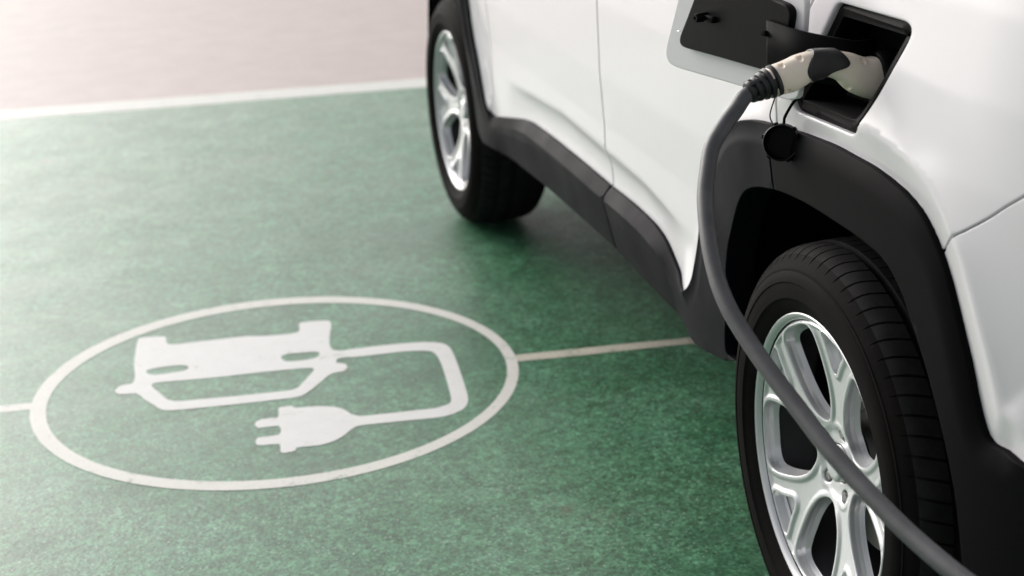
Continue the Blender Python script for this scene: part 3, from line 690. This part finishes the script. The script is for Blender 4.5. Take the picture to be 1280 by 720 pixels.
# goose-neck hinge arm running from the inner panel into the port
top = [fw3(-.076, 1.030, -.0125), fw3(-.100, 1.029, -.014), fw3(-.150, 1.025, -.012), (-.012, -.062, 1.019), (.014, -.070, 1.014), (.050, -.055, 1.010)]
ptsA = crom(top, .006)
v = []
for q in ptsA:
    for (dx, dz) in ((0, 0), (0, -.066)): v.append((q[0] + dx, q[1], q[2] + dz))
n = len(ptsA); f = [(2 * i, 2 * i + 2, 2 * i + 3, 2 * i + 1) for i in range(n - 1)]
arm = link('hinge_arm', v, f, M['port'], flap, 40)
md = arm.modifiers.new('thick', 'SOLIDIFY'); md.thickness = .006; md.offset = 0
mb = MB(); ax = Vector(fput(-1)((0, 0, 0))) - Vector(fput(0)((0, 0, 0))); ax.normalize()
c0 = Vector(fw3(.083, 1.014, -.011))
mt = Matrix.Translation(c0) @ ax.to_track_quat('X', 'Z').to_matrix().to_4x4()
mb.lathe([(0, .0075), (.016, .007), (.020, .0055), (.020, .003), (.008, .003)], mt, 20)
bx = Matrix((Vector((h2[0], h2[1], 0)), ax, Vector((0, 0, 1)))).transposed()
mb.box((-.028, -.001, -.006), (-.004, .008, .004), .002, rot=bx, at=c0)
mb.build('latch', M['smooth_black'], flap)
mb = MB(); mb.box((-.006, 0, -.004), (.006, .010, .004), .0015, rot=bx, at=Vector(fw3(-.075, 1.012, -.011))); mb.build('buffer', M['deep_black'], flap)
mb = MB(); mb.tube([fw3(.152, .983, -.013), fw3(.163, .981, -.010)], .0011, 8); mb.build('spring_pin', M['chrome'], flap)
# dangling socket cap with its two thin straps
cc = Vector((-.034, .062, .8465)); nd = Vector((-.62, -.76, .10)).normalized()
mt = Matrix.Translation(cc) @ nd.to_track_quat('X', 'Z').to_matrix().to_4x4()
mb = MB(); mb.lathe([(-.006, 0), (-.006, .024), (-.002, .0275), (.010, .0275), (.012, .026), (.011, .0245), (.001, .0235), (-.001, .021), (-.001, 0)], mt, 48)
for a in (20, 75, 140, 205, 262, 318):
    r_ = mt.to_3x3() @ Matrix.Rotation(R(a), 3, 'X'); mb.box((.001, -.003, .0265), (.009, .003, .0305), .001, rot=r_, at=cc)
mb.build('port_cap', M['smooth_black'], portobj)
tc = cc + Vector((.0, .0, .026))
mb = MB()
mb.tube(crom([(-.002, .062, .915), (-.018, .060, .905), (-.024, .062, .895), (-.030, .066, .880), (-.032, .062, .874), tc], .006), .0022, 10)
mb.build('cap_strap', M['deep_black'], portobj)
mb = MB(); mb.tube(crom([(-.006, .146, .905), (-.012, .150, .885), (-.018, .148, .868), (-.030, .105, .862), tc + Vector((-.004, .018, -.004))], .006), .0011, 8)
mb.build('cap_strap', M['deep_black'], portobj)

# ------------------------------------------------------------------ charging plug and cable
lead = tag(empty('charging_cable', (-.146, -.088, .5)), 'grey charging cable with ivory and black plug pushed into the port of the white car', 'charging cable')
ax_ = crom([(-.117, .971), (-.108, .9745)] + PLUG_AXIS[1:] , .0025)
rad_s = np.interp(ax_[:, 0], [-.117, -.108, -.091, -.075, -.055, -.035, -.015, .006, .028, .040, .056], [.0195, .0210, .0222, .0215, .0185, .0176, .0195, .0248, .0285, .0290, .0280])
def section(i, n=40, grow=0.0, sq=2.6):
    c = ax_[i]; T = (ax_[min(i + 1, len(ax_) - 1)] - ax_[max(i - 1, 0)]); T /= np.linalg.norm(T); N = A([-T[1], T[0]])
    out = []
    for j in range(n):
        a = 2 * math.pi * j / n; cx, sx = math.cos(a), math.sin(a)
        k_ = (abs(cx) ** sq + abs(sx) ** sq) ** (-1 / sq); r_ = (rad_s[i] + grow) * k_
        s_ = r_ * sx; out.append((c[0] + N[0] * s_, -.088 - r_ * cx * .86, c[1] + N[1] * s_))
    return out
nA, nS = len(ax_), 40
v = []; f = []
for i in range(nA):
    k_ = 0.0
    if i == 0: k_ = -.0025
    if i == nA - 1: k_ = -.002
    v += section(i, nS, k_)
for i in range(nA - 1):
    for j in range(nS): f.append((i * nS + j, i * nS + (j + 1) % nS, (i + 1) * nS + (j + 1) % nS, (i + 1) * nS + j))
f.append(tuple(range(nS))[::-1]); f.append(tuple((nA - 1) * nS + j for j in range(nS)))
handle = link('plug_handle', v, f, M['ivory'], lead, 50)
# sunk screw holes cut into the handle
bmc = bmesh.new()
for (sx, sz) in SCREWS:
    i = int(np.argmin(np.abs(ax_[:, 0] - sx))); e = min(.92, abs(sz - ax_[i, 1]) / rad_s[i])
    q = Vector((sx, -.088 - rad_s[i] * .86 * (1 - e ** 2.6) ** (1 / 2.6) + .0035, sz))
    bmesh.ops.create_cone(bmc, cap_ends=True, segments=20, radius1=.0040, radius2=.0056, depth=.016, matrix=Matrix.Translation(q + Vector((0, -.0060, 0))) @ Matrix.Rotation(R(90), 4, 'X'))
mec = bpy.data.meshes.new('cutter'); bmc.to_mesh(mec); bmc.free(); mec.materials.append(M['ivory']); co_ = bpy.data.objects.new('cutter', mec); COL.objects.link(co_)
bm_ = handle.modifiers.new('holes', 'BOOLEAN'); bm_.object = co_; bm_.operation = 'DIFFERENCE'; bm_.solver = 'EXACT'
dg = bpy.context.evaluated_depsgraph_get(); ev = handle.evaluated_get(dg); me2 = bpy.data.meshes.new_from_object(ev)
handle.modifiers.clear(); handle.data = me2; bpy.data.objects.remove(co_); me2.set_sharp_from_angle(angle=R(40))
# black soft grip wrapped round the neck of the handle
vs = []; fs = []; nU, nT = 26, 56
for j in range(nT):
    th = 2 * math.pi * j / nT; sx = math.sin(th)           # sx: +1 on top, -1 underneath
    ws = np.clip(sx + np.linspace(-.32, .32, 9), -1, 1)
    lft = np.mean(np.interp(ws, [-1, -.75, -.2, .5, 1], [-.063, -.068, -.0745, -.064, -.054])); rgt = np.mean(np.interp(ws, [-1, -.7, -.2, .15, .6, 1], [-.046, -.040, -.020, -.0075, -.014, -.030]))
    for i in range(nU):
        t = i / (nU - 1); xx = lft + (rgt - lft) * (.5 - .5 * math.cos(math.pi * t))
        k_ = int(np.argmin(np.abs(ax_[:, 0] - xx))); e = min(t, 1 - t)
        gr = -.0012 + .0042 * min(1, math.sin(min(1, e / .16) * math.pi / 2))
        c = ax_[k_]; T = ax_[min(k_ + 1, nA - 1)] - ax_[max(k_ - 1, 0)]; T = T / np.linalg.norm(T); N = A([-T[1], T[0]])
        cx = math.cos(th); kk = (abs(cx) ** 2.6 + abs(sx) ** 2.6) ** (-1 / 2.6); r_ = (np.interp(xx, ax_[:, 0], rad_s) + gr) * kk
        zc = np.interp(xx, ax_[:, 0], ax_[:, 1])
        vs.append((xx + N[0] * r_ * sx, -.088 - r_ * cx * .86, zc + N[1] * r_ * sx))
for j in range(nT):
    for i in range(nU - 1): fs.append((j * nU + i, j * nU + i + 1, ((j + 1) % nT) * nU + i + 1, ((j + 1) % nT) * nU + i))
link('grip', vs, fs, M['boot'], handle, 60)
# ribbed strain relief
b0, b1 = Vector((-.149, -.0895, .961)), Vector((-.1125, -.088, .9735))
axd = (b1 - b0).normalized(); L = (b1 - b0).length
mt = Matrix.Translation(b0) @ axd.to_track_quat('X', 'Z').to_matrix().to_4x4()
pr_ = [(-.001, .0116), (0, .0140)]
for k_ in range(4):
    a = L * (k_ + .06) / 4.25; e = L * (k_ + .70) / 4.25; ro = .0150 + .0060 * k_ / 3
    pr_ += [(a, ro - .001), (a + .001, ro), (e - .001, ro + .0008), (e, ro - .0004), (e + .0005, ro - .0032), (L * (k_ + 1.02) / 4.25, ro - .0028)]
pr_ += [(L * .96, .0208), (L * .99, .0222), (L + .004, .0222), (L + .005, .019)]
mb = MB(); mb.lathe(pr_, mt, 40)
for a in (35, 125, 215, 305):
    r_ = mt.to_3x3() @ Matrix.Rotation(R(a), 3, 'X')
    mb.box((.003, -.0035, .010), (L * .92, .0035, .0172), .001, rot=r_, at=b0)
mb.build('strain_relief', M['boot'], handle, 35)
path = [(-.142, -.0888, .9640)] + CABLE[1:] + [(-.150, -.90, .565), (-.118, -1.08, .50), (-.08, -1.30, .36), (-.02, -1.50, .18), (.08, -1.68, .06), (.24, -1.86, .0125), (.6, -2.1, .0125), (1.3, -2.4, .0125)]
mb = MB(); mb.tube(crom(path, .01), .0109, 24); mb.build('cable', M['cable'], lead, 0)
